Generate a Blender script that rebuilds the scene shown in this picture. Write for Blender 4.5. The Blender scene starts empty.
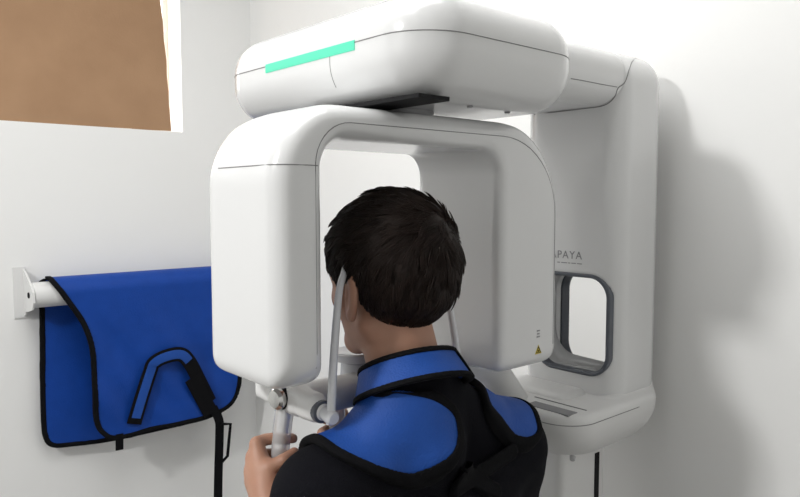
import bpy, math, random
import numpy as np
from mathutils import Vector, Matrix, Euler

random.seed(7)
rng = np.random.default_rng(7)
C = bpy.context.scene.collection
H = 1.66                                   # camera height; heights below are measured from it

# ------------------------------------------------------------------ materials
def mat(name, col, rough=0.5, metal=0.0, coat=0.0, noise=None, bump=0.0, bscale=60.0, spec=0.5, emit=None, estr=0.0, sss=0.0, trans=0.0, sheen=0.0):
    m = bpy.data.materials.new(name); m.use_nodes = True
    nt = m.node_tree; b = nt.nodes['Principled BSDF']
    b.inputs['Base Color'].default_value = (*col, 1)
    b.inputs['Roughness'].default_value = rough
    b.inputs['Metallic'].default_value = metal
    b.inputs['Specular IOR Level'].default_value = spec
    b.inputs['Coat Weight'].default_value = coat
    b.inputs['Coat Roughness'].default_value = 0.12
    b.inputs['Transmission Weight'].default_value = trans
    if sheen: b.inputs['Sheen Weight'].default_value = sheen
    if sss:
        b.inputs['Subsurface Weight'].default_value = sss
        b.inputs['Subsurface Radius'].default_value = (0.012, 0.005, 0.003)
    if emit:
        b.inputs['Emission Color'].default_value = (*emit, 1); b.inputs['Emission Strength'].default_value = estr
    tc = nt.nodes.new('ShaderNodeTexCoord')
    if noise:
        col2, sc = noise
        n = nt.nodes.new('ShaderNodeTexNoise'); n.inputs['Scale'].default_value = sc; n.inputs['Detail'].default_value = 4
        nt.links.new(tc.outputs['Object'], n.inputs['Vector'])
        mx = nt.nodes.new('ShaderNodeMix'); mx.data_type = 'RGBA'
        mx.inputs[6].default_value = (*col, 1); mx.inputs[7].default_value = (*col2, 1)
        nt.links.new(n.outputs['Fac'], mx.inputs[0]); nt.links.new(mx.outputs[2], b.inputs['Base Color'])
    if bump:
        n2 = nt.nodes.new('ShaderNodeTexNoise'); n2.inputs['Scale'].default_value = bscale; n2.inputs['Detail'].default_value = 5
        nt.links.new(tc.outputs['Object'], n2.inputs['Vector'])
        bp = nt.nodes.new('ShaderNodeBump'); bp.inputs['Strength'].default_value = bump; bp.inputs['Distance'].default_value = 0.004
        nt.links.new(n2.outputs['Fac'], bp.inputs['Height']); nt.links.new(bp.outputs['Normal'], b.inputs['Normal'])
    return m

M = dict(
    wall=mat('wall_paint', (.85, .85, .84), .6, bump=.04, bscale=90, noise=((.865, .865, .855), 3)),
    ceil=mat('ceiling_paint', (.82, .82, .81), .8),
    floor=mat('floor_vinyl', (.20, .195, .185), .45, noise=((.24, .235, .225), 6)),
    trim=mat('skirting_paint', (.8, .8, .79), .4),
    shell=mat('white_gloss_plastic', (.73, .733, .735), .2, coat=.5),
    satin=mat('white_satin_plastic', (.73, .73, .725), .4),
    grey=mat('grey_plastic', (.45, .45, .46), .4),
    seam=mat('seam_grey', (.22, .22, .22), .7),  # dark grey of the thin joint and groove lines
    dark=mat('charcoal_plastic', (.045, .05, .062), .4),
    slate=mat('slate_frame_plastic', (.085, .095, .115), .35),
    black=mat('black_plastic', (.008, .008, .009), .7, spec=.2),
    mirror=mat('mirror_silver', (.9, .9, .9), .04, metal=1.0),
    chrome=mat('brushed_metal', (.62, .62, .61), .22, metal=1.0),
    rod=mat('translucent_grey_plastic', (.66, .67, .70), .25, coat=.3),
    grip=mat('clear_handle_plastic', (.86, .86, .87), .18, coat=.4, trans=.6),
    led=mat('green_light_strip', (.06, .35, .25), .4, emit=(.06, .62, .36), estr=.75),
    logo=mat('grey_print', (.26, .26, .27), .5),
    yellow=mat('yellow_sticker', (.62, .48, .05), .5),
    card=mat('brown_cardboard', (.33, .192, .105), .85, noise=((.44, .27, .155), 7), bump=.15, bscale=140),
    frame=mat('window_frame_white', (.82, .82, .8), .4),
    blue=mat('blue_apron_nylon', (.004, .045, .27), .5, spec=.22, noise=((.006, .058, .34), 30), bump=.35, bscale=260),
    blue2=mat('bright_blue_apron_nylon', (.008, .060, .30), .55, spec=.3, noise=((.012, .078, .37), 40), bump=.4, bscale=320),
    bind=mat('black_binding_tape', (.005, .005, .006), .9, spec=.12, bump=.3, bscale=300),
    sweater=mat('black_knit', (.004, .004, .0065), .95, spec=.15, bump=.5, bscale=420),
    trousers=mat('dark_trousers', (.02, .021, .028), .85, bump=.3, bscale=300),
    shoe=mat('black_leather', (.02, .02, .02), .4),
    skin=mat('skin', (.46, .25, .17), .5, noise=((.40, .205, .135), 45), sss=.15, bump=.06, bscale=200),
    hair=mat('dark_brown_hair', (.0085, .0048, .0036), .5, spec=.22, noise=((.018, .0095, .0065), 70)),
    eye=mat('eye_white', (.75, .72, .68), .2), iris=mat('iris_brown', (.06, .03, .015), .2),
    lip=mat('lips', (.42, .17, .14), .45),
)
gm = bpy.data.materials.new('window_glass'); gm.use_nodes = True
_n = gm.node_tree.nodes; _t = _n.new('ShaderNodeBsdfTransparent'); _g = _n.new('ShaderNodeBsdfGlossy'); _g.inputs['Roughness'].default_value = .03
_x = _n.new('ShaderNodeMixShader'); _x.inputs[0].default_value = .07
gm.node_tree.links.new(_t.outputs[0], _x.inputs[1]); gm.node_tree.links.new(_g.outputs[0], _x.inputs[2]); gm.node_tree.links.new(_x.outputs[0], _n['Material Output'].inputs[0])
M['glass'] = gm

# ------------------------------------------------------------------ object helpers
def link(name, me, material, parent=None):
    o = bpy.data.objects.new(name, me); C.objects.link(o)
    if material is not None: me.materials.append(M[material])
    if parent is not None: o.parent = parent
    return o
def tag(o, label=None, cat=None, group=None, kind=None):
    if label: o['label'] = label
    if cat: o['category'] = cat
    if group: o['group'] = group
    if kind: o['kind'] = kind
    return o
def empty(name, label, cat, loc):
    o = bpy.data.objects.new(name, None); C.objects.link(o); o.location = loc; o.empty_display_size = .05
    return tag(o, label, cat)
def base(o, root):                        # mesh data are in room coordinates; hang them below a root that stands elsewhere
    if root is not None: o.matrix_parent_inverse = root.matrix_basis.inverted() if root.parent is None else root.matrix_parent_inverse @ Matrix()
    return o
def make_mesh(V, F, smooth=True, sharp=None):
    me = bpy.data.meshes.new('mesh')
    V = np.asarray(V, dtype=np.float32).copy(); V[:, 2] += H
    if isinstance(F, np.ndarray):
        n, k = F.shape
        me.vertices.add(len(V)); me.vertices.foreach_set('co', V.ravel())
        me.loops.add(n*k); me.loops.foreach_set('vertex_index', F.astype(np.int32).ravel())
        me.polygons.add(n); me.polygons.foreach_set('loop_start', np.arange(0, n*k, k, dtype=np.int32))
        me.update(calc_edges=True); me.validate()
    else:
        me.from_pydata(V.tolist(), [], F); me.update()
    me.polygons.foreach_set('use_smooth', np.full(len(me.polygons), smooth, dtype=bool))
    if sharp: me.set_sharp_from_angle(angle=math.radians(sharp))
    me.update()
    return me
class MB:
    def __init__(s): s.V = []; s.F = []
    def add(s, V, F):
        n = len(s.V); s.V += [tuple(map(float, v)) for v in V]; s.F += [tuple(i+n for i in f) for f in F]; return s
    def box(s, lo, hi):
        x0, y0, z0 = lo; x1, y1, z1 = hi
        return s.add([(x0,y0,z0),(x1,y0,z0),(x1,y1,z0),(x0,y1,z0),(x0,y0,z1),(x1,y0,z1),(x1,y1,z1),(x0,y1,z1)],
                     [(3,2,1,0),(4,5,6,7),(0,1,5,4),(1,2,6,5),(2,3,7,6),(3,0,4,7)])
    def tube(s, pts, r, n=12, flat=None, closed=False):
        P = np.array(pts, float); m = len(P)
        R = np.full(m, r, float) if np.isscalar(r) else np.array(r, float)
        if closed: T = np.roll(P, -1, 0)-np.roll(P, 1, 0)
        else:
            T = np.empty_like(P); T[1:-1] = P[2:]-P[:-2]; T[0] = P[1]-P[0]; T[-1] = P[-1]-P[-2]
        T /= np.linalg.norm(T, axis=1)[:, None]+1e-12
        up = np.array([0, 0, 1.]) if abs(T[0][2]) < .9 else np.array([1., 0, 0])
        if flat is not None: up = np.array(flat[0], float)
        V = []; nn = np.cross(T[0], up); nn /= np.linalg.norm(nn)
        for i in range(m):
            if flat is None:
                nn = nn-T[i]*nn.dot(T[i])
            else:
                nn = np.cross(T[i], up)
            nn = nn/(np.linalg.norm(nn)+1e-12); bb = np.cross(T[i], nn)
            for k in range(n):
                a = 2*math.pi*k/n
                if flat is None: V.append(P[i]+R[i]*(math.cos(a)*nn+math.sin(a)*bb))
                else:
                    ca, sa = math.cos(a), math.sin(a); e = .35
                    V.append(P[i]+flat[1]*math.copysign(abs(ca)**e, ca)*nn+flat[2]*math.copysign(abs(sa)**e, sa)*bb)
        F = []
        for i in range(m if closed else m-1):
            j = (i+1) % m
            for k in range(n): F.append((i*n+k, i*n+(k+1) % n, j*n+(k+1) % n, j*n+k))
        if not closed: F += [tuple(range(n-1, -1, -1)), tuple((m-1)*n+k for k in range(n))]
        return s.add(V, F)
    def lathe(s, org, axis, prof, n=28):
        a = np.array(axis, float); a /= np.linalg.norm(a)
        u = np.cross(a, [0, 0, 1.] if abs(a[2]) < .9 else [1., 0, 0]); u /= np.linalg.norm(u); v = np.cross(a, u)
        V = []; F = []; m = len(prof)
        for t, r in prof:
            for k in range(n):
                q = 2*math.pi*k/n
                V.append(np.array(org)+a*t+r*(math.cos(q)*u+math.sin(q)*v))
        for i in range(m-1):
            for k in range(n): F.append((i*n+k, i*n+(k+1) % n, (i+1)*n+(k+1) % n, (i+1)*n+k))
        F += [tuple(range(n-1, -1, -1)), tuple((m-1)*n+k for k in range(n))]
        return s.add(V, F)
    def build(s, name, material, parent=None, smooth=True, sharp=40):
        return link(name, make_mesh(np.array(s.V), s.F, smooth, sharp if smooth else None), material, parent)

# ------------------------------------------------------------------ distance fields and their surfaces
def sdf_mesh(f, lo, hi, h, B=4, sharp=None, newton=2):
    lo = np.array(lo, float); hi = np.array(hi, float)
    nc = np.ceil((hi-lo)/(h*B)).astype(int); n = nc*B+1
    ax = [lo[i]+np.arange(nc[i]+1)*h*B for i in range(3)]
    G = np.stack(np.meshgrid(*ax, indexing='ij'), -1)
    Dc = f(G.reshape(-1, 3)).reshape(G.shape[:3])
    A = np.abs(Dc); mn = A[:-1, :-1, :-1].copy()
    for i in (0, 1):
        for j in (0, 1):
            for k in (0, 1): mn = np.minimum(mn, A[i:i+nc[0], j:j+nc[1], k:k+nc[2]])
    act = mn < h*B*1.5
    fine = act.repeat(B, 0).repeat(B, 1).repeat(B, 2)
    mask = np.zeros(n, bool)
    for i in (0, 1):
        for j in (0, 1):
            for k in (0, 1): mask[i:i+n[0]-1, j:j+n[1]-1, k:k+n[2]-1] |= fine
    V = np.empty(n, np.float32)
    ix = [np.minimum((np.arange(n[i])+B//2)//B, nc[i]) for i in range(3)]
    V[:] = Dc[np.ix_(*ix)]
    idx = np.argwhere(mask); vals = np.empty(len(idx), np.float32)
    for s in range(0, len(idx), 400000): vals[s:s+400000] = f(lo+idx[s:s+400000]*h)
    V[mask] = vals
    S = V < 0
    cnt = np.zeros(np.array(n)-1, np.int8)
    for i in (0, 1):
        for j in (0, 1):
            for k in (0, 1): cnt += S[i:i+n[0]-1, j:j+n[1]-1, k:k+n[2]-1]
    cells = np.argwhere((cnt > 0) & (cnt < 8))
    ids = np.full(np.array(n)-1, -1, np.int32); ids[tuple(cells.T)] = np.arange(len(cells))
    acc = np.zeros((len(cells), 3)); num = np.zeros(len(cells))
    for d in range(3):
        o1, o2 = [q for q in range(3) if q != d]
        for a in (0, 1):
            for b in (0, 1):
                off = np.zeros(3, int); off[o1] = a; off[o2] = b
                p0 = cells+off; p1 = p0.copy(); p1[:, d] += 1
                v0 = V[tuple(p0.T)]; v1 = V[tuple(p1.T)]
                c = (v0 < 0) != (v1 < 0)
                t = np.where(c, v0/np.where(c, v0-v1, 1), 0)
                q = p0.astype(float); q[:, d] += t
                acc += np.where(c[:, None], q, 0); num += c
    P = lo+acc/num[:, None]*h
    for _ in range(newton):
        d = f(P); e = h*.25; g = np.empty_like(P)
        for i in range(3):
            q = P.copy(); q[:, i] += e; r = P.copy(); r[:, i] -= e
            g[:, i] = (f(q)-f(r))/(2*e)
        st = -(d/np.maximum((g*g).sum(1), .3))[:, None]*g
        l = np.linalg.norm(st, axis=1); st *= np.minimum(1, h*.5/np.maximum(l, 1e-9))[:, None]
        P = P+st
    quads = []
    for d in range(3):
        o1, o2 = (d+1) % 3, (d+2) % 3
        sl0 = [slice(None)]*3; sl1 = [slice(None)]*3; sl0[d] = slice(0, -1); sl1[d] = slice(1, None)
        a = S[tuple(sl0)]; b = S[tuple(sl1)]
        E = np.argwhere(a != b)
        ok = (E[:, o1] > 0) & (E[:, o2] > 0) & (E[:, o1] < n[o1]-1) & (E[:, o2] < n[o2]-1)
        E = E[ok]
        sg = a[tuple(E.T)]
        def cid(s1, s2):
            c = E.copy(); c[:, o1] += s1; c[:, o2] += s2
            return ids[tuple(c.T)]
        q = np.stack([cid(-1, -1), cid(0, -1), cid(0, 0), cid(-1, 0)], 1)
        quads.append(np.where(sg[:, None], q, q[:, ::-1]))
    F = np.concatenate(quads)
    return make_mesh(P, F, True, sharp)
def ln(a): return np.sqrt((a*a).sum(-1))
def smin(a, b, k):
    h = np.clip(.5+.5*(b-a)/k, 0, 1); return b+(a-b)*h-k*h*(1-h)
def smax(a, b, k): return -smin(-a, -b, k)
def rbox(P, lo, hi, r):
    lo = np.array(lo); hi = np.array(hi); q = np.abs(P-(lo+hi)/2)-(hi-lo)/2+r
    return ln(np.maximum(q, 0))+np.minimum(q.max(-1), 0)-r
def rbox2(x, z, x0, x1, z0, z1, r):
    qx = np.abs(x-(x0+x1)/2)-(x1-x0)/2+r; qz = np.abs(z-(z0+z1)/2)-(z1-z0)/2+r
    return np.hypot(np.maximum(qx, 0), np.maximum(qz, 0))+np.minimum(np.maximum(qx, qz), 0)-r
def extr(d2, w, r):                      # rounded extrusion of a 2D distance
    a = d2+r; b = w+r
    return np.minimum(np.maximum(a, b), 0)+np.hypot(np.maximum(a, 0), np.maximum(b, 0))-r
def cone(P, a, b, ra, rb):
    a = np.array(a, float); b = np.array(b, float); ab = b-a
    t = np.clip(((P-a)@ab)/(ab@ab), 0, 1)
    return ln(P-a-t[:, None]*ab)-(ra+(rb-ra)*t)
def ell(P, c, r):
    r = np.array(r, float); q = (P-np.array(c))/r; k0 = ln(q); k1 = ln(q/r)
    return k0*(k0-1)/np.maximum(k1, 1e-9)
def poly2(x, y, pts):
    pts = np.array(pts, float); d = np.full(x.shape, 1e9); s = np.ones(x.shape)
    n = len(pts); j = n-1
    for i in range(n):
        e = pts[j]-pts[i]; wx = x-pts[i, 0]; wy = y-pts[i, 1]
        t = np.clip((wx*e[0]+wy*e[1])/max(e@e, 1e-12), 0, 1)
        d = np.minimum(d, (wx-e[0]*t)**2+(wy-e[1]*t)**2)
        c1 = y >= pts[i, 1]; c2 = y < pts[j, 1]; c3 = e[0]*wy > e[1]*wx
        fl = (c1 & c2 & c3) | (~c1 & ~c2 & ~c3); s = np.where(fl, -s, s); j = i
    return s*np.sqrt(d)
def spline(pts, m=6, closed=True):
    P = [np.array(p, float) for p in pts]; n = len(P); out = []
    for i in range(n if closed else n-1):
        p0 = P[(i-1) % n] if closed or i > 0 else P[0]; p1 = P[i]; p2 = P[(i+1) % n]
        p3 = P[(i+2) % n] if closed or i+2 < n else P[-1]
        for k in range(m):
            t = k/m
            out.append(.5*((2*p1)+(-p0+p2)*t+(2*p0-5*p1+4*p2-p3)*t*t+(-p0+3*p1-3*p2+p3)*t**3))
    if not closed: out.append(P[-1])
    return np.array(out)
def snap(f, pts, keep=None, it=12):      # move points onto a surface, holding one axis
    P = np.array(pts, float); e = 1e-4
    for _ in range(it):
        d = f(P); g = np.empty_like(P)
        for i in range(3):
            q = P.copy(); q[:, i] += e; r = P.copy(); r[:, i] -= e; g[:, i] = (f(q)-f(r))/(2*e)
        if keep is not None: g[:, keep] = 0
        P -= (d/np.maximum((g*g).sum(1), .05))[:, None]*g
    return P
def seam(f, pts, parent, keep=None, r=.0009, material='seam', closed=False, name='seam_line'):
    return MB().tube(snap(f, pts, keep), r, 6, closed=closed).build(name, material, parent)

# ------------------------------------------------------------------ camera
F_PX, YAW, PITCH = 700.0, math.radians(48.8), math.radians(4.04)
cam = bpy.data.cameras.new('camera'); cam.sensor_width = 36; cam.lens = F_PX/800*36; cam.clip_start = .02
co = bpy.data.objects.new('camera', cam); C.objects.link(co)
co.location = (0, 0, H); co.rotation_euler = (math.pi/2-PITCH, 0, YAW-math.pi/2)
bpy.context.scene.camera = co
_R = Euler(co.rotation_euler).to_matrix()
def ray(px, py): return np.array(_R @ Vector(((px-400)/F_PX, (248.5-py)/F_PX, -1)))
def at(px, py, Y): d = ray(px, py); return d*(Y/d[1])      # the point of the plane y = Y (heights from the camera)
def atx(px, py, X): d = ray(px, py); return d*(X/d[0])

# ------------------------------------------------------------------ room
XW, YW, X0, Y0, ZF, ZC = 1.49, 2.65, -2.3, -1.5, -H, 1.30
WX0, WX1, WZ0, WZ1 = .05, 1.185, .262, .88
def struct(o): o['kind'] = 'structure'; return o
struct(MB().box((X0-.1, Y0-.1, ZF-.1), (XW+.1, YW+.2, ZF)).build('floor', 'floor', smooth=False))
struct(MB().box((X0-.1, Y0-.1, ZC), (XW+.1, YW+.2, ZC+.1)).build('ceiling', 'ceil', smooth=False))
T = .2
wl = MB(); wl.box((X0, YW, ZF), (WX0, YW+T, ZC)); wl.box((WX1, YW, ZF), (XW+.1, YW+T, ZC))
wl.box((WX0, YW, ZF), (WX1, YW+T, WZ0)); wl.box((WX0, YW, WZ1), (WX1, YW+T, ZC))
struct(wl.build('wall_left', 'wall', smooth=False))
struct(MB().box((XW, Y0, ZF), (XW+.1, YW, ZC)).build('wall_back', 'wall', smooth=False))
struct(MB().box((X0-.1, Y0, ZF), (X0, YW+T, ZC)).build('wall_front', 'wall', smooth=False))
struct(MB().box((X0, Y0-.1, ZF), (XW+.1, Y0, ZC)).build('wall_right', 'wall', smooth=False))
struct(MB().box((X0, YW-.012, ZF), (XW-.012, YW, ZF+.08)).build('baseboard_left', 'trim', smooth=False))
struct(MB().box((XW-.012, Y0, ZF), (XW, YW-.012, ZF+.08)).build('baseboard_back', 'trim', smooth=False))
wn = MB(); y0, y1 = YW+.12, YW+.17
wn.box((WX0, y0, WZ0), (WX0+.045, y1, WZ1)); wn.box((WX1-.02, y0, WZ0), (WX1, y1, WZ1))
wn.box((WX0+.045, y0, WZ0), (WX1-.02, y1, WZ0+.02)); wn.box((WX0+.045, y0, WZ1-.045), (WX1-.02, y1, WZ1))
win = struct(wn.build('window_1', 'frame', smooth=False))
MB().box((WX0+.04, YW+.143, WZ0+.015), (WX1-.015, YW+.147, WZ1-.04)).build('window_pane', 'glass', win, smooth=False)
# cardboard sheet standing in the window opening
ca = [at(-80, 113.3, YW), at(0, 120.6, YW), at(60, 124.6, YW), at(132, 128.4, YW), at(134, 129.3, YW), at(171.5, 130.8, YW), at(170.5, 118, YW), at(169.2, 104, YW), at(168.8, 92, YW),
      at(167.2, 76, YW), at(166.8, 60, YW), at(164.2, 40, YW), at(163.2, 22, YW), at(160.4, 0, YW), at(152, -70, YW), at(-60, -70, YW)]
n = len(ca); cv = []
for yy in (YW+.004, YW+.009):
    for p in ca: cv.append((max(p[0], WX0+.01), yy-.012*max(0, (p[0]-.95))*.6, min(p[2], WZ1-.01)))
card = MB().add(cv, [tuple(range(n)), tuple(range(2*n-1, n-1, -1))]+[(i, n+i, n+(i+1) % n, (i+1) % n) for i in range(n)]).build('cardboard_sheet', 'card', smooth=False)
tag(card, 'brown cardboard sheet blocking the high window in the left wall', 'cardboard')

# ------------------------------------------------------------------ X-ray machine
mach = empty('panoramic_xray_machine', 'white panoramic dental X-ray machine on a column by the wall, around the seated-height head support', 'x-ray machine', (1.28, .92, 0))
mach['label'] = 'large white dental panoramic X-ray machine with green light strip, standing against the back wall'
MI = Matrix.Translation((-1.28, -.92, 0))
def mpart(o):
    if o.parent is mach: o.matrix_parent_inverse = MI
    return o

# rotating arch
GY0, GY1 = .78, 1.0
def gantry_f(P):
    x, y, z = P[:, 0], P[:, 1], P[:, 2]
    # outer outline with its own radius left and right of the top
    xm = .78
    oL = rbox2(x, z, .475, 1.079, -.6, .135, .118); oR = rbox2(x, z, .475, 1.079, -.6, .135, .165)
    o = np.where(x < xm, oL, oR)
    inn = rbox2(x, z, .557, .914, -.9, .083, .042)
    d = smax(o, -inn, .012)
    # lower ends of the two legs
    zb = np.where(x < .72, -.264, -.309)
    bot = zb-z
    d = smax(d, bot, .03)
    w = np.abs(y-(GY0+GY1)/2)-(GY1-GY0)/2
    r = np.where(x < .72, .036, .024)
    t = np.clip((x-.62)/.2, 0, 1); r = .036+(.022-.036)*t
    dd = extr(d, w, r)
    # rounded lower corners of the detector leg, seen from its side
    side = rbox2(y, z, GY0, GY1, np.where(x < .72, -.264, -.309), .9, np.where(x < .72, .055, .035))
    topb = rbox2(y, z, GY0, GY1, -1.2, .135, np.where(y > .89, .085, .034))
    return smax(smax(dd, side, .01), topb, .01)
gan = mpart(link('rotating_arch', sdf_mesh(gantry_f, (.44, .75, -.345), (1.11, 1.035, .17), .0045), 'shell', mach))
# seam around the upper end of the left leg cover and along the front edge of the arch
zs = .045
pl = [(.44, .95, zs), (.44, .9, zs), (.44, .85, zs)]+[(.50-.05*math.cos(a), .80-.05*math.sin(a), zs) for a in np.linspace(0, math.pi/2, 10)]+[(.53, .76, zs), (.55, .77, zs)]
seam(gantry_f, pl, gan, keep=2)
fr = []
for z_ in np.linspace(-.232, .05, 14): fr.append((.537, GY0, z_))
for a in np.linspace(math.pi, math.pi/2, 10): fr.append((.597+.06*math.cos(a), GY0, .046+.060*math.sin(a)))
for x_ in np.linspace(.64, .88, 10): fr.append((x_, GY0, .106))
for a in np.linspace(math.pi/2, .15, 12): fr.append((.92+.147*math.cos(a), GY0, -.03+.136*math.sin(a)))
for z_ in np.linspace(-.03, -.27, 10): fr.append((1.067, GY0, z_))
fr = np.array(fr); 
ys = []
for p in fr:
    yy = np.linspace(GY0-.02, GY0+.06, 161); q = np.stack([np.full(161, p[0]), yy, np.full(161, p[2])], 1)
    d = gantry_f(q); k = np.argmax(d < 0); ys.append(yy[k] if (d < 0).any() else GY0+.03)
fr[:, 1] = ys
MB().tube(fr, .0008, 6).build('seam_line', 'seam', gan)
# small marks on the right leg
def front_y(x, z):
    yy = np.linspace(GY0-.02, GY0+.06, 321); d = gantry_f(np.stack([np.full(321, x), yy, np.full(321, z)], 1)); return yy[np.argmax(d < 0)]
wp = at(540, 349.5, GY0); fy = front_y(wp[0], wp[2])
tri = [(0, .0085), (-.0095, -.0085), (.0095, -.0085)]
MB().add([(wp[0]+a, fy-.0006, wp[2]+b) for a, b in tri]+[(wp[0]+a, fy+.002, wp[2]+b) for a, b in tri], [(0, 1, 2), (5, 4, 3), (0, 3, 4, 1), (1, 4, 5, 2), (2, 5, 3, 0)]).build('warning_sticker', 'yellow', gan, smooth=False)
mk = MB()
for s_ in (1, -1): mk.tube([(wp[0]+s_*.0058, fy-.0008, wp[2]-.0062), (wp[0], fy-.0008, wp[2]+.005)], .0006, 5)
mk.tube([(wp[0]-.0058, fy-.0008, wp[2]-.0062), (wp[0]+.0058, fy-.0008, wp[2]-.0062)], .0006, 5)
mk.tube([(wp[0], fy-.0008, wp[2]-.0015), (wp[0], fy-.0008, wp[2]-.0045)], .0011, 6)
mk.build('warning_mark', 'black', gan, smooth=False)
ip = at(540, 334, GY0); fy = front_y(ip[0], ip[2]); mk = MB()
for dz, w in ((.0055, .0045), (0, .0035), (-.0055, .0045)): mk.box((ip[0]-w, fy-.0006, ip[2]+dz-.0013), (ip[0]+w, fy+.001, ip[2]+dz+.0013))
mk.build('printed_symbols', 'logo', gan, smooth=False)

# overhead arm
AX0, AX1, AY0, AY1, AZ0, AZ1 = .64, 1.02, .685, 1.262, .143, .298
def arm_f(P):
    x, y, z = P[:, 0], P[:, 1], P[:, 2]
    d2 = rbox2(x, y, AX0, AX1, AY0, AY1, .085)
    zc = (AZ0+AZ1)/2; w = np.abs(z-zc)-(AZ1-AZ0)/2
    d = extr(d2, w, .068)
    neck2 = rbox2(y, z, .772, 1.008, .187, .300, .05)
    nk = extr(neck2, np.abs(x-1.09)-.2, .02)
    return smin(d, nk, .03)
arm = mpart(link('overhead_arm', sdf_mesh(arm_f, (.61, .64, .11), (1.31, 1.3, .33), .0055), 'shell', mach))
zs = .230
path = [(AX1-.085+.1*math.sin(a), AY0+.085-.1*math.cos(a), zs) for a in np.linspace(1.3, .1, 9)]+[(.9, AY0-.02, zs), (.8, AY0-.02, zs), (.72, AY0-.02, zs)]
path += [(AX0+.085-.12*math.sin(a), AY0+.085-.12*math.cos(a), zs) for a in np.linspace(.05, math.pi/2-.05, 12)]
path += [(AX0-.02, y_, zs) for y_ in np.linspace(.76, 1.17, 14)]
path += [(AX0+.085-.12*math.cos(a), AY1-.085+.12*math.sin(a), zs) for a in np.linspace(.05, 1.3, 10)]
seam(arm_f, path, arm, keep=2)
# cross seam running down the front
zz = np.linspace(.224, .158, 10); seam(arm_f, [(AX0-.01, .895, z_) for z_ in zz], arm, keep=1, r=.0006)
# light strip on the front face
yy = np.linspace(.832, 1.085, 24)
ls = snap(arm_f, [(AX0-.01, y_, zs-.004) for y_ in yy], keep=1)
MB().tube(ls, .006, 12, flat=((0, 0, 1), .0016, .0075)).build('light_strip', 'led', arm)
# underside: black slot, mounting hub and panel screws
MB().box((.655, .71, .1385), (.715, .99, .1445)).build('black_slot', 'black', arm, smooth=False)
MB().lathe((.775, .885, .126), (0, 0, 1), [(0, .053), (.004, .056), (.017, .056), (.02, .05)], 40).build('hub', 'grey', arm)
for x_, y_ in ((.80, .75), (.90, .76), (.90, 1.0)): MB().lathe((x_, y_, .1405), (0, 0, 1), [(0, .0045), (.004, .0045)], 14).build('screw', 'logo', arm)

# column with the mirror opening
CX0, CX1, CY0, CY1, CZ0, CZ1 = 1.25, 1.428, .764, 1.012, -.462, .305
FY0, FY1, FZ0, FZ1 = .779, .966, -.370, -.156
def col_f(P):
    x, y, z = P[:, 0], P[:, 1], P[:, 2]
    b = rbox2(y, z, CY0, CY1, CZ0, CZ1, .072)
    d = extr(b, np.abs(x-(CX0+CX1)/2)-(CX1-CX0)/2, .045)
    hole = extr(rbox2(y, z, FY0+.005, FY1-.005, FZ0+.005, FZ1-.005, .043), np.abs(x-CX0)-.055, .01)
    return smax(d, -hole, .006)
col = mpart(link('column', sdf_mesh(col_f, (1.22, .73, -.49), (1.46, 1.03, .33), .005), 'shell', mach))
def frame_f(P):
    x, y, z = P[:, 0], P[:, 1], P[:, 2]
    o = rbox2(y, z, FY0, FY1, FZ0, FZ1, .048); i = rbox2(y, z, FY0+.008, FY1-.008, FZ0+.008, FZ1-.008, .041)
    d = np.maximum(o, -i)
    return extr(d, np.abs(x-1.257)-.012, .003)
MBf = link('opening_frame', sdf_mesh(frame_f, (1.235, .77, -.39), (1.29, .97, -.14), .003), 'slate', col)
mq = []
for cy_, cz_, r_, a0 in ((FY1-.022, FZ1-.010, .034, 0), (FY0+.008, FZ1-.010, .034, 90), (FY0+.008, FZ0+.030, .02, 180), (FY1-.022, FZ0+.030, .055, 270)):
    sy = 1 if a0 in (0, 270) else -1; sz = 1 if a0 in (0, 90) else -1
    for k in range(9):
        a_ = math.radians(a0+k*11.25); mq.append((cy_-sy*r_+r_*math.cos(a_), cz_-sz*r_+r_*math.sin(a_)))
tl_ = math.tan(math.radians(8)); n = len(mq)
mv = [(1.284+(y_-.87)*tl_+dx, y_, z_) for dx in (0, .004) for y_, z_ in mq]
MB().add(mv, [tuple(range(n-1, -1, -1)), tuple(range(n, 2*n))]+[(i, (i+1) % n, n+(i+1) % n, n+i) for i in range(n)]).build('mirror', 'mirror', col, smooth=False)
# seams where the neck meets the column
def trace(f, px, py):
    d = ray(px, py); d = d/np.linalg.norm(d); t = .4; best = (9, .4)
    for _ in range(200):
        v = float(f((d*t)[None])[0])
        if v < best[0]: best = (v, t)
        if v < 2e-4 or t > 2.2: break
        t += v*.7
    return d*best[1]
both = lambda P: np.minimum(arm_f(P), col_f(P))
MB().tube(spline([trace(both, *p) for p in [(534, 114.5), (560, 111.5), (585, 108.5), (602, 106), (610, 102), (615, 96), (618, 88), (624, 83.5), (627, 77), (629, 70), (632, 62), (636, 58)]], 4, False), .0011, 6).build('seam_line', 'seam', col)
MB().tube(spline([trace(both, *p) for p in [(571, 78.5), (585, 81), (600, 84), (617, 87)]], 4, False), .0009, 6).build('seam_line', 'seam', arm)
# lettering
def letters(body, size, org, parent, material, name):
    cu = bpy.data.curves.new('t', 'FONT'); cu.body = body; cu.size = size; cu.extrude = .0003; cu.align_x = 'RIGHT'; cu.space_character = 1.15
    t = bpy.data.objects.new('t', cu); C.objects.link(t)
    me = bpy.data.meshes.new_from_object(t.evaluated_get(bpy.context.evaluated_depsgraph_get()))
    bpy.data.objects.remove(t)
    me.transform(Matrix.Translation(org) @ Matrix(((0, 0, -1), (-1, 0, 0), (0, 1, 0))).to_4x4())
    return link(name, me, material, parent)
lp = atx(582, 259.5, CX0)
letters('PAPAYA', .0235, (CX0-.0004, lp[1], lp[2]+H), col, 'logo', 'lettering')
dsh = MB()
for a, b in ((0, .012), (.015, .026), (.029, .034), (.037, .052), (.055, .062)): dsh.box((CX0-.0006, lp[1]+a, lp[2]-.0105), (CX0+.001, lp[1]+b, lp[2]-.0085))
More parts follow.
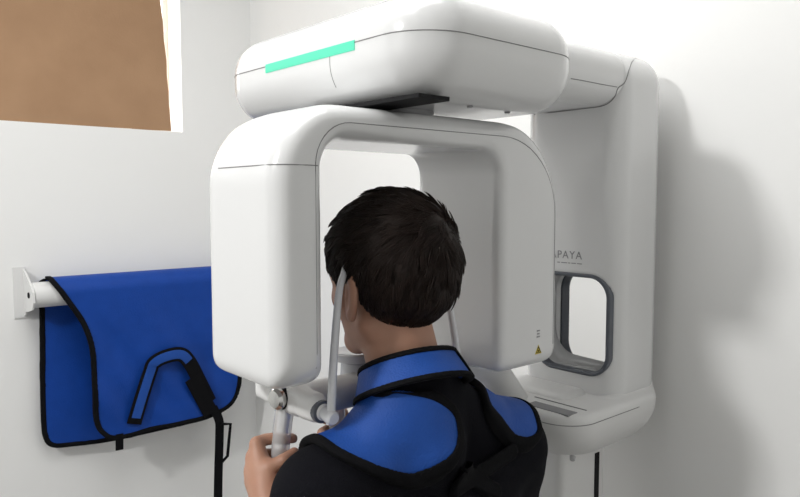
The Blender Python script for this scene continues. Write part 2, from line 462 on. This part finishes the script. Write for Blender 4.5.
dsh.build('small_print', 'logo', col, smooth=False)

# tray below the column
def tray_f(P):
    x, y, z = P[:, 0], P[:, 1], P[:, 2]
    t = np.clip((-.425-z)/.10, 0, 1)
    sh = .075*t**2.2
    d2 = rbox2(x, y, 1.075+sh*1.2, 1.425, .742+sh*.85, 1.10-sh, .07)
    d = extr(d2, np.abs(z+.469)-.059, .014)
    # blend with the column's lower end
    return d
def tray2_f(P): return smin(tray_f(P), rbox(P, (1.258, .768, -.47), (1.425, 1.0, -.37), .03), .018)
tray = mpart(link('tray', sdf_mesh(tray2_f, (1.04, .70, -.55), (1.46, 1.13, -.34), .0055), 'satin', mach))
tp = [(1.40, .73, -.428), (1.3, .73, -.428), (1.2, .73, -.428)]+[(1.15-.11*math.sin(a), .823-.11*math.cos(a), -.428) for a in np.linspace(.05, 1.5, 12)]+[(1.04, y_, -.428) for y_ in (.87, .95, 1.02)]
seam(tray2_f, tp, tray, keep=2)
lab = MB(); lab.box((1.095, .768, -.4115), (1.125, .868, -.4085)); lab.build('label_plate', 'logo', tray, smooth=False)
MB().box((1.150, .765, -.4105), (1.153, .89, -.4090)).build('groove', 'seam', tray, smooth=False)
MB().lathe((1.13, .78, -.500), (-.6, -.3, -.6), [(0, .006), (.008, .005)], 14).build('screw', 'grey', tray)

# stand
def stand_f(P): return rbox(P, (1.165, .83, -H+.02), (1.33, 1.02, -.40), .02)
stand = mpart(link('stand', sdf_mesh(stand_f, (1.14, .80, -1.69), (1.40, 1.05, -.36), .008), 'satin', mach))
MB().box((1.283, .828, -1.4), (1.298, .832, -.545)).build('slot', 'black', stand, smooth=False)
def foot_f(P): return extr(rbox2(P[:, 0], P[:, 1], .98, 1.45, .70, 1.16, .08), np.abs(P[:, 2]+H-.018)-.018, .012)
mpart(link('base_plate', sdf_mesh(foot_f, (.95, .67, -H-.02), (1.48, 1.19, -H+.06), .008), 'satin', mach))

# head support: arm under the chin, two side bars, chin rest, grips and temple rods
HY = .905
def hs_f(P):
    d = cone(P, (.60, HY, -.312), (1.02, HY, -.318), .027, .031)
    d = smin(d, cone(P, (1.02, HY, -.318), (1.13, .93, -.43), .031, .036), .03)
    for X in (.572, .838):
        x = P[:, 0]-X; y = P[:, 1]; z = P[:, 2]+.304
        hw = .014; hz = .0205-.004*np.clip((y-.95)/.1, 0, 1)
        b = extr(rbox2(x, z, -hw, hw, -hz, hz, .011), np.abs(y-.915)-.085, .01)
        d = smin(d, b, .03)
        d = smin(d, cone(P, (X, .86, -.308), (X, .832, -.308), .0185, .0165), .008)
    return d
hs = mpart(link('head_support', sdf_mesh(hs_f, (.54, .78, -.49), (1.18, 1.09, -.26), .004), 'satin', mach))
for X, s in ((.572, 1), (.838, -1)):
    MB().lathe((X, .822, -.308), (0, -1, 0), [(-.012, .0165), (-.004, .0172), (0, .0165), (.001, .011)], 24).build('collar_ring', 'slate', hs)
    MB().lathe((X, .822, -.308), (s*-.05, -1, -.12), [(0, .0095), (.018, .0105), (.026, .0105), (.029, .008)], 20).build('pivot', 'rod', hs)
    tip = np.array([.619 if s > 0 else .790, .826, -.095])
    b0 = np.array([X-.001*s, .803, -.321])
    p = spline([b0, b0*.62+tip*.38+np.array([-.009*s, -.004, 0]), b0*.2+tip*.8+np.array([-.0135*s, -.006, 0]), tip+np.array([-.007*s, -.003, -.012]), tip, tip+np.array([.006*s, .002, .007])], 8, False)
    MB().tube(p, np.interp(np.linspace(0, 1, len(p)), [0, .5, .85, 1], [.0066, .0052, .0050, .0054]), 14).build('temple_rod', 'rod', hs)
MB().lathe((.560, .912, -.303), (-1, -.15, 0), [(0, .0155), (.004, .0168), (.014, .0168), (.0155, .0155), (.0165, .0145), (.0185, .013), (.0195, .006)], 28).build('knob', 'chrome', hs)
MB().lathe((.560, .912, -.303), (-1, -.15, 0), [(-.01, .0135), (.0, .0185), (.006, .0185), (.0062, .0172)], 28).build('knob_ring', 'black', hs)
chin = MB()
chin.lathe((.712, .925, -.315), (0, 0, 1), [(0, .030), (.02, .027), (.042, .026), (.046, .038), (.058, .040), (.061, .038), (.058, .030)], 32)
chin.build('chin_rest', 'rod', hs)
# two vertical grips
GL = (.556, .916); GR = (.695, .958)
gl = MB(); gl.tube([(GL[0]+.012, GL[1], -.308), (GL[0]+.006, GL[1], -.345), (GL[0]-.006, GL[1]+.004, -.455)], [.0155, .0145, .0135], 24); gl.build('grip', 'grip', hs)
gr = MB(); gr.tube([(GR[0], GR[1]-.03, -.312), (GR[0], GR[1], -.335), (GR[0], GR[1], -.46)], [.0145, .0145, .0135], 24); gr.build('grip', 'grip', hs)

# ------------------------------------------------------------------ the patient
BX, BY, BZ = .737, .806, -.022
HC = np.array([.7025, .830, -.122])         # middle of the head
TC, TS = math.cos(.12), math.sin(.12)
def HQ(P): q = P-HC; return np.stack([q[..., 0], q[..., 1]*TC-q[..., 2]*TS, q[..., 1]*TS+q[..., 2]*TC], -1)   # the head is bowed a little
def L(p): return np.array([BX+p[0], BY+p[1], p[2]+BZ])
arm_pts = {-1: (L((-.182, -.01, -.402)), np.array([.458, .795, -.675]), np.array([.522, .878, -.475])),
           1: (L((.206, -.01, -.418)), np.array([1.005, .865, -.69]), np.array([.733, .945, -.475]))}
def torso_f(P):
    d = cone(P, L((-.085, .0, -.52)), L((.085, .0, -.52)), .102, .102)
    d = smin(d, cone(P, L((-.14, -.012, -.414)), L((.148, -.012, -.428)), .062, .062), .07)
    d = smin(d, cone(P, L((-.07, .0, -.72)), L((.07, .0, -.72)), .092, .092), .1)
    d = smin(d, cone(P, L((-.075, .0, -.90)), L((.075, .0, -.90)), .105, .105), .1)
    for s in (-1, 1): d = smin(d, cone(P, L((-.025+s*.03+.012*(s > 0), -.03, -.30+.006*(s > 0))), L((s*.145, -.012, -.395+.014*(s > 0))), .045, .050+.003*(s > 0)), .03)
    return d
def arms_f(P, slack=0.0):
    d = None
    for s in (-1, 1):
        a, b, c = arm_pts[s]
        q = smin(cone(P, a, b, .066+slack, .050+slack), cone(P, b, c, .050+slack, .030+slack), .02)
        d = q if d is None else np.minimum(d, q)
    return d
def legs_f(P):
    d = None
    for s in (-1, 1):
        hp, kn, an = L((s*.085, 0, -.93)), L((s*.10, .015, -1.24)), L((s*.105, -.02, -1.57))
        q = smin(cone(P, hp, kn, .088, .060), cone(P, kn, an, .058, .040), .03)
        q = smin(q, cone(P, an+np.array([0, .0, -.03]), an+np.array([s*.02, .15, -.055]), .038, .030), .03)
        d = q if d is None else np.minimum(d, q)
    return d
def cranium_f(P):
    q = HQ(P)
    d = ell(q, (0, -.012, .032), (.0745, .096, .084))
    d = smin(d, ell(q, (0, -.045, -.005), (.064, .058, .07)), .03)
    return d
def head_f(P):
    q = HQ(P); d = cranium_f(P)
    x = np.abs(q[:, 0]); qa = np.stack([x, q[:, 1], q[:, 2]], 1)
    d = smin(d, ell(q, (0, .034, -.040), (.063, .060, .070)), .03)
    d = smin(d, cone(qa, (.050, -.005, -.072), (.018, .068, -.100), .018, .018), .025)          # jaw
    d = smin(d, cone(qa, (0, .076, -.098), (.012, .076, -.098), .017, .015), .02)
    d = smin(d, cone(qa, (.012, .080, .012), (.047, .066, .010), .014, .014), .018)            # brow
    d = smin(d, cone(qa, (.044, .062, -.026), (.053, .038, -.028), .017, .017), .02)           # cheekbone
    d = smax(d, -ell(qa, (.031, .090, -.010), (.016, .014, .0075)), .010)                       # eye socket
    d = smin(d, cone(qa, (0, .088, -.002), (0, .108, -.038), .007, .0105), .012)               # nose
    d = smin(d, ell(qa, (.011, .096, -.043), (.008, .010, .007)), .006)
    d = smin(d, ell(qa, (0, .088, -.066), (.024, .010, .005)), .006); d = smin(d, ell(qa, (0, .087, -.076), (.021, .010, .006)), .006)
    d = smax(d, -ell(qa, (0, .100, -.0705), (.024, .008, .0014)), .003)
    # ears
    ca_, sa_ = math.cos(.35), math.sin(.35)
    ex = x-.0825; ey = q[:, 1]+.011; ez = q[:, 2]+.022
    e1 = ex*ca_+ey*sa_; e2 = -ex*sa_+ey*ca_
    tl = ez*.25; E = np.stack([e1, e2+tl, ez], 1)
    ear = ell(E, (0, 0, 0), (.0085, .022, .035)); ear = smin(ear, ell(E, (-.001, .004, -.028), (.006, .010, .010)), .008)
    ear = smax(ear, -ell(E, (.008, .003, -.001), (.006, .011, .020)), .004)
    d = smin(d, ear, .008)
    return d
def neck_f(P):
    return cone(P, HC+np.array([.012, -.066, -.255]), HC+np.array([0, -.020, -.085]), .060, .0565)
def hand_f(P, side):
    # a hand closed around a vertical grip; built for the left hand and mirrored for the right
    if side < 0: g = np.array([GL[0]-.002, GL[1]+.002]); mx = 1
    else: g = np.array([GR[0], GR[1]]); mx = -1
    w = arm_pts[side][2]
    Q = np.stack([(P[:, 0]-g[0])*mx, P[:, 1]-g[1], P[:, 2]], 1)
    wl_ = np.array([(w[0]-g[0])*mx, w[1]-g[1], w[2]])
    # palm: four metacarpals from the wrist to the knuckles on the outer far side of the grip
    d = None
    kz = [-.376, -.397, -.417, -.435]
    kx = [-.025, -.031, -.035, -.035]; ky = [.021, .023, .021, .017]
    for i in range(4):
        k = np.array([kx[i], ky[i], kz[i]])
        b = wl_+np.array([-.002, .006-.004*i, .018-.008*i])
        q = cone(Q, b, k, .0165, .0112)
        d = q if d is None else smin(d, q, .014)
    d = smin(d, cone(Q, wl_+np.array([0, 0, .0]), np.array([-.026, -.004, -.414]), .026, .018), .016)
    d = smin(d, cone(Q, wl_+np.array([0, -.006, -.03]), wl_, .026, .025), .02)
    fl = [1.0, 1.08, 1.0, .84]; fr_ = [.0088, .0092, .0087, .0078]
    for i in range(4):
        k = np.array([kx[i], ky[i], kz[i]]); s = fl[i]; r = fr_[i]
        a1 = np.array([-.010*s+(1-s)*.02, .0262, kz[i]-.002]); a2 = np.array([.018*s, .0165, kz[i]-.004]); a3 = np.array([.0245*s, -.003, kz[i]-.005])
        if i == 0: a1[2] += .003; a2[2] += .006; a3[2] += .008
        q = np.minimum(np.minimum(cone(Q, k, a1, r*1.18, r*1.08), cone(Q, a1, a2, r*1.08, r)), cone(Q, a2, a3, r, r*.86))
        d = smin(d, q, .0035)
    # thumb from the side of the palm near the wrist, closing over the near side
    t0 = wl_*.55+np.array([-.024, -.010, -.41])*.45; t1 = np.array([-.0245, -.015, -.405]); t2 = np.array([-.006, -.0262, -.394]); t3 = np.array([.014, -.0225, -.388])
    q = smin(smin(cone(Q, t0, t1, .016, .0128), cone(Q, t1, t2, .0122, .0105), .006), cone(Q, t2, t3, .0102, .0085), .003)
    d = smin(d, q, .007)
    return d
def body_f(P):
    d = torso_f(P)+.010
    d = smin(d, arms_f(P)+.003, .02); d = smin(d, legs_f(P)+.008, .03)
    d = smin(d, neck_f(P), .03); d = smin(d, head_f(P), .014)
    for s in (-1, 1): d = smin(d, hand_f(P, s), .012)
    return d
person = link('person', sdf_mesh(body_f, (.36, .62, -1.70), (1.12, 1.07, .05), .0042), 'skin')
tag(person, 'dark-haired person in a black sweater and blue lead apron, back turned, gripping the head support', 'person')
# eyes
for s in (-1, 1):
    l_ = np.array([s*.031, .0705, -.0105]); c_ = HC+np.array([l_[0], l_[1]*TC+l_[2]*TS, -l_[1]*TS+l_[2]*TC])
    ey_ = MB().lathe(c_, (0, 1, 0), [(-.0118+.0005, .002)]+[(-.0118*math.cos(a), .0118*math.sin(a)) for a in np.linspace(.3, math.pi-.2, 14)], 20).build('eye', 'eye', person)
    MB().lathe(c_, (0, 1, -.12), [(.0100, .0058), (.0112, .0054), (.0121, .0030)], 20).build('iris', 'iris', ey_)
    bw = []
    for u_ in np.linspace(0, 1, 7):
        b_ = np.array([s*(.014+.036*u_), .086-.022*u_*u_, .014+.007*math.sin(2.2*u_)]); bw.append(HC+np.array([b_[0], b_[1]*TC+b_[2]*TS, -b_[1]*TS+b_[2]*TC]))
    MB().tube(snap(head_f, bw), [.0015, .003, .0036, .0036, .003, .0022, .001], 8).build('eyebrow', 'hair', person)
# sweater
CC = np.array([.710, .787, -.270]); CN = np.array([.10, .44, .89]); CN = CN/np.linalg.norm(CN)
def worn_f(P):
    d = smin(torso_f(P), arms_f(P, .005), .03)-.006
    d = d+.0022*np.sin(P[:, 2]*70+P[:, 0]*38+6*np.sin(P[:, 0]*17))*np.clip((-.44-P[:, 2])/.1, 0, 1)      # soft folds
    return smin(d, np.maximum(cone(P, HC+np.array([.012, -.066, -.255]), HC+np.array([.002, -.035, -.12]), .067, .0615), (P-CC)@CN-.006), .02)
def sweater_f(P):
    d = worn_f(P)
    d = np.maximum(d, -.93-P[:, 2])
    for s in (-1, 1):
        a, b, c = arm_pts[s]; ax_ = (c-b)/np.linalg.norm(c-b)
        d = np.where(((P-b)@ax_ > np.linalg.norm(c-b)-.02) & (ln(P-c) < .08), np.maximum(d, (P-c)@ax_+.012), d)
    return d
link('sweater', sdf_mesh(sweater_f, (.35, .62, -.97), (1.13, 1.02, -.23), .005), 'sweater', person)
def trousers_f(P):
    d = smin(np.maximum(torso_f(P), P[:, 2]+.86), legs_f(P), .04)-.009
    return np.maximum(d, -1.575-P[:, 2])
link('trousers', sdf_mesh(trousers_f, (.48, .62, -1.62), (1.0, 1.0, -.80), .008), 'trousers', person)
for s in (-1, 1):
    an = L((s*.105, -.02, -1.57))
    def shoe_f(P): return smax(smax(smin(cone(P, an+np.array([0, -.02, -.045]), an+np.array([s*.02, .17, -.052]), .05, .042), cone(P, an+np.array([0, -.01, -.04]), an+np.array([0, -.005, .0]), .05, .045), .03), -H+.001-P[:, 2], .004), P[:, 2]+1.555, .01)
    link('shoe', sdf_mesh(shoe_f, tuple(an-np.array([.1, .12, .11])), tuple(an+np.array([.1, .25, .06])), .007), 'shoe', person)

# hair: a cap that follows the skull, covered with combed locks
hy = [-.13, -.075, -.05, -.032, -.018, -.004, .012, .022, .034, .05, .075, .12]
hz = [-.096, -.095, -.086, -.050, -.018, .006, .008, -.004, -.008, .012, .026, .030]
def thick(q): return .011+.008*np.clip((q[:, 2]+.02)/.08, 0, 1)-.009*np.clip((-.045-q[:, 2])/.045, 0, 1)
def scalp_f(P): return np.minimum(cranium_f(P), smin(head_f(P), neck_f(P), .03))
def hair_cap_f(P):
    q = HQ(P)
    d = cranium_f(P)-thick(q)
    lum = .0022*np.sin(q[:, 0]*95+2*np.sin(q[:, 2]*60))*np.sin(q[:, 1]*80+q[:, 2]*55)
    line = np.interp(q[:, 1], hy, hz)
    return smax(d+lum, line-q[:, 2], .008)
hair = link('hair', sdf_mesh(hair_cap_f, tuple(HC-np.array([.12, .15, .12])), tuple(HC+np.array([.12, .13, .16])), .004), 'hair', person)
def grad(f, P, e=4e-4):
    g = np.empty_like(P)
    for i in range(3):
        a = P.copy(); a[:, i] += e; b = P.copy(); b[:, i] -= e; g[:, i] = (f(a)-f(b))/(2*e)
    return g/np.maximum(ln(g), 1e-9)[:, None]
WH = HC+np.array([.015, -.084, .066])
def flow(P, N):
    v = P-WH; rad = v-N*(v*N).sum(1)[:, None]; l = ln(rad)[:, None]; rad = rad/np.maximum(l, 1e-6)
    sw = np.cross(N, rad)
    dn = np.tile(np.array([0, .0, -1.]), (len(P), 1)); dn = dn-N*(dn*N).sum(1)[:, None]
    back = np.clip(-(P[:, 1]-HC[1])/.06, 0, 1)[:, None]; side = np.clip(np.abs(P[:, 0]-HC[0])/.07, 0, 1)[:, None]
    low = np.clip((.07-(P[:, 2]-HC[2]))/.06, 0, 1)[:, None]
    d = rad+.75*sw*np.exp(-(l/.045)**2)+dn*(.9*low*np.maximum(back, side))
    return d/np.maximum(ln(d), 1e-6)[:, None]
NL = 2200
cand = rng.normal(size=(NL*3, 3)); cand /= ln(cand)[:, None]
roots = HC+np.array([0, -.012, .02])+cand*.14
f0 = lambda P: cranium_f(P)-thick(HQ(P))
for _ in range(8): roots = roots-(f0(roots))[:, None]*grad(f0, roots)
q_ = HQ(roots); keep = q_[:, 2] > np.interp(q_[:, 1], hy, hz)+.004
roots = roots[keep][:NL]
def comb(start, steps, sl, lift, ang):
    P = start.copy(); out = [P.copy()]
    for i in range(steps):
        N = grad(f0, P); D = flow(P, N); D = D*np.cos(ang)[:, None]+np.cross(N, D)*np.sin(ang)[:, None]
        P = P+D*sl[:, None]; off = lift*(i+1)/steps
        P = P-(f0(P)-off)[:, None]*N; out.append(P.copy())
    return np.stack(out, 1)
steps = 6; ctr = None; TP = []; TR_ = []
for rep in range(9):
    S_ = roots+rng.normal(size=roots.shape)*.0026
    low = HQ(roots)[:, 2] < -.03
    sl = (.0050+.0026*rng.random(len(roots)))*np.where(low, .55, 1.0)
    for _ in range(3): S_ = S_-(f0(S_)+.002)[:, None]*grad(f0, S_)
    rs = np.random.default_rng(11).random(len(roots))         # lift shared by one lock
    li = (.0006+.0062*rs**3+.0010*rng.random(len(roots)))*np.where(low, .35, 1.0)
    crown = np.exp(-(ln(roots-WH)/.045)**2); li = li+crown*.0045*rs
    pth = comb(S_, steps, sl, li, (np.random.default_rng(5).random(len(roots))-.5)*(.7+.9*crown)*np.where(low, .4, 1))
    if ctr is None: ctr = pth.copy()
    w = np.linspace(0, 1, steps+1)[None, :, None]**1.2*.5
    pth = pth*(1-w)+ctr*w
    for k in range(1, steps+1):                               # hairs end at the hairline
        hq = HQ(pth[:, k]); lim = np.interp(hq[:, 1], hy, hz)-.005-.006*rs
        bad = hq[:, 2] < lim
        pth[bad, k] = pth[bad, k-1]
    TP.append(pth); TR_.append(.0006+.0006*rng.random(len(roots)))
TP = np.concatenate(TP); TR_ = np.concatenate(TR_); m_ = steps+1; ns = len(TP)
Tn = np.gradient(TP, axis=1); Tn /= np.maximum(ln(Tn), 1e-9)[..., None]
Nn = grad(f0, TP.reshape(-1, 3)).reshape(TP.shape); Bn = np.cross(Tn, Nn)
taper = np.array([.8, 1, 1, .95, .85, .6, .15])[None, :]*TR_[:, None]
ring = [TP+taper[..., None]*(math.cos(a_)*Nn+math.sin(a_)*Bn) for a_ in (math.pi/2, math.pi/2+2.094, math.pi/2+4.189)]
HV = np.stack(ring, 2).reshape(-1, 3)
i0 = (np.arange(ns)[:, None]*m_+np.arange(m_-1)[None, :]).reshape(-1)*3
HF = np.concatenate([np.stack([i0+k, i0+(k+1) % 3, i0+3+(k+1) % 3, i0+3+k], 1) for k in range(3)])
link('locks', make_mesh(HV, HF), 'hair', hair)

# lead apron worn over the shoulders, and the collar around the neck
BN = np.array([0, -.75, .66]); BT = np.array([0, .66, .75])
def basis(n):
    n = np.array(n, float); n /= np.linalg.norm(n); u = np.array([1., 0, 0])-n*n[0]; u /= np.linalg.norm(u); return u, np.cross(n, u), n
BAS = [basis((-.28, -.62, .74)), basis((.30, -.50, .81)), basis((0, -.75, .66))]
def uv(P, k=2): q = P-np.array([BX, BY, -.40]); u, t, n = BAS[k]; return q@u, q@t, q@n
def on_back(pts, k=2):
    P = np.array([trace(worn_f, *p) for p in pts]); x, t, n_ = uv(P, k); return list(zip(x, t))
lb_ = on_back([(309, 441), (335, 456), (372, 475), (402, 487), (421, 487), (440, 478), (455, 463), (460, 442), (455, 418), (437, 400), (414, 393), (394, 391), (378, 396)], 0)
LFL = spline(lb_+[(lb_[-1][0]-.012, lb_[-1][1]+.05), (lb_[-1][0]-.03, lb_[-1][1]+.13), (lb_[0][0]+.02, lb_[0][1]+.13), (lb_[0][0]-.004, lb_[0][1]+.05)], 4)
rb_ = on_back([(474, 384), (483, 411), (497, 437), (511, 451), (526, 451), (536, 440), (535, 424), (527, 406)], 1)
RFL = spline(rb_+[(rb_[-1][0]+.012, rb_[-1][1]+.06), (rb_[-1][0], rb_[-1][1]+.13), (rb_[0][0]+.02, rb_[0][1]+.13), (rb_[0][0]-.002, rb_[0][1]+.05)], 4)
0 and print('flaps', [tuple(round(float(c), 3) for c in p) for p in lb_], [tuple(round(float(c), 3) for c in p) for p in rb_])
apron = None
for nm, FL, kf in (('shoulder_flap', LFL, 0), ('shoulder_flap', RFL, 1)):
    def flap_f(P):
        x, t, n_ = uv(P, kf); sd = worn_f(P)
        return np.maximum(smax(np.abs(sd-.006)-.0045, poly2(x, t, FL)+.004, .003), -.09-n_)
    def trim_f(P):
        x, t, n_ = uv(P, kf); sd = worn_f(P)
        return np.maximum(smax(np.abs(sd-.007)-.0062, np.abs(poly2(x, t, FL)+.003)-.0066, .003), -.09-n_)
    lo_, hi_ = (.42, .62, -.58) if FL is LFL else (.70, .62, -.55), (.76, .95, -.28) if FL is LFL else (1.06, .95, -.28)
    fo = link(nm, sdf_mesh(flap_f, lo_, hi_, .0032), 'blue2', person)
    link('binding', sdf_mesh(trim_f, lo_, hi_, .0032), 'bind', fo)
def bib_f(P):
    sd = worn_f(P); x = P[:, 0]-BX
    return np.maximum(np.maximum(np.abs(sd-.006)-.005, rbox2(x, P[:, 2], -.19, .19, -1.02, -.39, .05)), .83-P[:, 1])
link('apron_front', sdf_mesh(bib_f, (.5, .82, -1.05), (.98, 1.0, -.35), .005), 'blue2', person)
# black straps crossing on the back
sp_ = on_back([(462, 462), (492, 494), (508, 455), (452, 492)])
def strap_f(P):
    x, t, n_ = uv(P); sd = worn_f(P)
    def seg(a, b, w):
        a = np.array(a); b = np.array(b); e = b-a; u = np.clip(((x-a[0])*e[0]+(t-a[1])*e[1])/(e@e), 0, 1)
        return np.hypot(x-a[0]-u*e[0], t-a[1]-u*e[1])-w
    d = np.minimum(seg(sp_[0], sp_[1], .011), seg(sp_[2], sp_[3], .011))
    return np.maximum(np.maximum(np.abs(sd-.008)-.005, d), -n_)
link('back_strap', sdf_mesh(strap_f, (.62, .62, -.66), (.92, .90, -.40), .0035), 'bind', person)
# collar
def collar_core(P, r0, r1, s0, s1):
    q = P-CC; s = q@CN; rad = ln(q-s[:, None]*CN)
    return smax(np.abs(rad-(.079-.36*s)-r0)/1.06-r1, np.maximum(s0-s, s-s1), .002)
clo, chi = (.59, .67, -.36), (.82, .91, -.19)
col_o = link('thyroid_collar', sdf_mesh(lambda P: collar_core(P, 0, .0045, -.024, .022), clo, chi, .003), 'blue2', person)
def coll_t(P):
    q = P-CC
    v = np.maximum(collar_core(P, .001, .0068, -.0255, .0235), np.abs(q[:, 0]-.052+(q@CN)*.35)-.006)
    v = np.maximum(v, q[:, 1])
    return np.minimum(np.minimum(collar_core(P, .0008, .0060, .0160, .0245), collar_core(P, .0008, .0060, -.0265, -.0180)), v)
link('binding', sdf_mesh(coll_t, clo, chi, .003), 'bind', col_o)

# ------------------------------------------------------------------ lead apron on the wall rack
TY, TZ, TR = 2.565, -.322, .043
rx0 = at(30, 294, TY)[0]
rack = empty('apron_rack', 'white wall-mounted apron rail with bracket, under the cardboard-covered window', 'rack', (rx0, YW, TZ+H))
RI = Matrix.Translation((-rx0, -YW, -(TZ+H)))
def rpart(o): o.matrix_parent_inverse = RI; return o
rpart(MB().lathe((rx0+.004, TY, TZ), (1, 0, 0), [(0, TR-.006), (.003, TR), (.80, TR), (.803, TR-.006)], 40).build('rail', 'satin', rack))
def bracket(x):
    prof = [(YW, TZ+.085), (YW-.03, TZ+.075), (TY-.01, TZ+.04), (TY-.045, TZ+.012), (TY-.048, TZ-.02), (TY-.03, TZ-.045), (TY+.01, TZ-.055), (YW-.03, TZ-.062), (YW-.02, TZ-.075), (YW, TZ-.08)]
    m = MB(); k = len(prof)
    m.add([(x, a, b) for a, b in prof]+[(x+.006, a, b) for a, b in prof], [tuple(range(k)), tuple(range(2*k-1, k-1, -1))]+[(i, k+i, k+(i+1) % k, (i+1) % k) for i in range(k)])
    m.box((x-.03, YW-.005, TZ-.085), (x+.01, YW, TZ+.09))
    return m
br = rpart(bracket(rx0-.002).build('bracket', 'satin', rack, smooth=False))
MB().lathe((rx0-.001, TY+.005, TZ), (-1, 0, 0), [(0, .010), (.004, .010), (.005, .006)], 16).build('screw', 'black', br)
br2 = rpart(bracket(rx0+.806).build('bracket', 'satin', rack, smooth=False))

def xz(px, py, Y=2.515): p = at(px, py, Y); return (p[0], p[2])
front = spline([xz(51, 262), xz(52, 279), xz(64, 297), xz(83, 325), xz(92, 355), xz(93, 395), xz(95, 420), xz(102, 433), xz(116, 438), xz(150, 430), xz(200, 418), xz(222, 411), xz(234, 399), xz(238, 382), xz(237, 350), xz(235, 300), xz(233, 250), xz(140, 240)], 5)
backo = spline([xz(41, 280, 2.61), xz(41.5, 310, 2.61), xz(42, 360, 2.61), xz(43, 415, 2.61), xz(45, 437, 2.61), xz(53, 446, 2.61), xz(75, 445, 2.61), xz(110, 440, 2.61), xz(170, 427, 2.61), xz(215, 415, 2.61), xz(222, 400, 2.61), xz(222, 300, 2.61), xz(222, 250, 2.61), xz(120, 240, 2.61)], 5)
def drape(P, off):
    x, y, z = P[:, 0], P[:, 1], P[:, 2]
    k = np.clip((TZ-z)/.3, 0, 1)
    wav = .006*np.sin(x*22+z*9)*k+.004*np.sin(x*11-z*21)*k+.0025*np.sin(x*47+z*38)*k
    yy = y-TY-np.where(y < TY, wav, .3*wav)
    yy = np.where(y < TY, yy, yy+.0*k)
    zz = np.maximum(z-TZ, 0)
    return np.hypot(yy, zz)-(TR+.006+off)
def apf_f(P): return np.maximum(smax(np.abs(drape(P, .004))-.0045, poly2(P[:, 0], P[:, 2], front)+.004, .003), P[:, 1]-TY-.01)
def apb_f(P): return np.maximum(smax(np.abs(drape(P, .0))-.0042, poly2(P[:, 0], P[:, 2], backo)+.004, .003), TY-P[:, 1]+.0)
def bf_f(P): return np.maximum(np.maximum(np.abs(drape(P, .0045))-.0075, np.abs(poly2(P[:, 0], P[:, 2], front)+.003)-.0085), P[:, 1]-TY-.012)
def bb_f(P): return np.maximum(np.maximum(np.abs(drape(P, .0))-.006, np.abs(poly2(P[:, 0], P[:, 2], backo)+.003)-.0085), TY-P[:, 1]+.012)
ap = empty('lead_apron', 'blue lead apron with black binding draped over the white wall rail', 'apron', (1.0, TY, TZ+H))
AI = Matrix.Translation((-1.0, -TY, -(TZ+H)))
def apart(o): o.matrix_parent_inverse = AI; return o
blo, bhi = (.60, 2.48, -.92), (1.44, 2.64, -.24)
fp_ = apart(link('front_panel', sdf_mesh(apf_f, blo, bhi, .0042), 'blue', ap))
bp_ = apart(link('back_panel', sdf_mesh(apb_f, blo, bhi, .0042), 'blue', ap))
link('binding', sdf_mesh(bf_f, blo, bhi, .0042), 'bind', fp_)
link('binding', sdf_mesh(bb_f, blo, bhi, .0042), 'bind', bp_)
YS = TY-TR-.02
def on(px, py, dy=0.0): p = at(px, py, YS-dy); return p
loop = spline([on(134, 424, .003), on(141, 400, .006), on(150, 372, .012), on(154, 363, .02), on(166, 356.5, .026), on(181, 354.5, .026), on(190, 363, .02), on(199, 380, .012), on(210, 402, .006)], 6, False)
sl_ = apart(MB().tube(loop, .01, 16, flat=((0, 1, 0), .027, .0035)).build('strap_loop', 'bind', ap))
MB().tube(loop[2:36]-np.array([0, .0015, 0]), .01, 16, flat=((0, 1, 0), .017, .0035)).build('webbing', 'blue2', sl_)
pt = MB().tube([on(192, 378, .014), on(199, 391, .013), on(208, 408, .010), on(211, 413, .009)], .01, 16, flat=((0, 1, 0), .030, .005)); apart(pt.build('hook_and_loop_patch', 'bind', ap))
hs_p = [on(213, 408, .01), on(219, 420, .008), on(219.5, 435, .008), on(218.5, 470, .010), on(218, 500, .012), on(217.5, 560, .012)]
st = apart(MB().tube(spline(hs_p, 5, False), .01, 14, flat=((0, 1, 0), .018, .003)).build('hanging_strap', 'bind', ap))
MB().tube([on(221, 424, .014), on(230.5, 424, .016), on(229, 440, .017), on(227.5, 456, .016), on(222, 462, .013)], .006, 10).build('buckle', 'bind', st)
apart(MB().tube([on(119.5, 434, -.004), on(119.5, 450, -.004)], .01, 12, flat=((0, 1, 0), .014, .002)).build('tab', 'bind', ap))

# ------------------------------------------------------------------ light
def area(name, loc, aim, size, power, col=(1, 1, 1)):
    l = bpy.data.lights.new(name, 'AREA'); l.shape = 'SQUARE'; l.size = size; l.energy = power; l.color = col
    o = bpy.data.objects.new(name, l); C.objects.link(o); o.location = loc
    d = Vector(aim)-Vector(loc); o.rotation_euler = d.to_track_quat('-Z', 'Y').to_euler()
    return o
area('ceiling_lamp', (-1.57, 1.09, H+ZC-.05), (-.6, .95, .6), .24, 47, (1, .995, .98))
area('overhead_fill', (.45, 1.15, H+ZC-.02), (.45, 1.15, 0), 1.2, 18, (1, 1, .99))  # broad overhead fill light, added for soft ambient light from above
w = bpy.data.worlds.new('daylight'); bpy.context.scene.world = w; w.use_nodes = True
w.node_tree.nodes['Background'].inputs[0].default_value = (1, .98, .95, 1); w.node_tree.nodes['Background'].inputs[1].default_value = 6.0
vs = bpy.context.scene.view_settings
vs.view_transform = 'Standard'; vs.look = 'None'; vs.gamma = 1; vs.use_curve_mapping = False; vs.exposure = .06
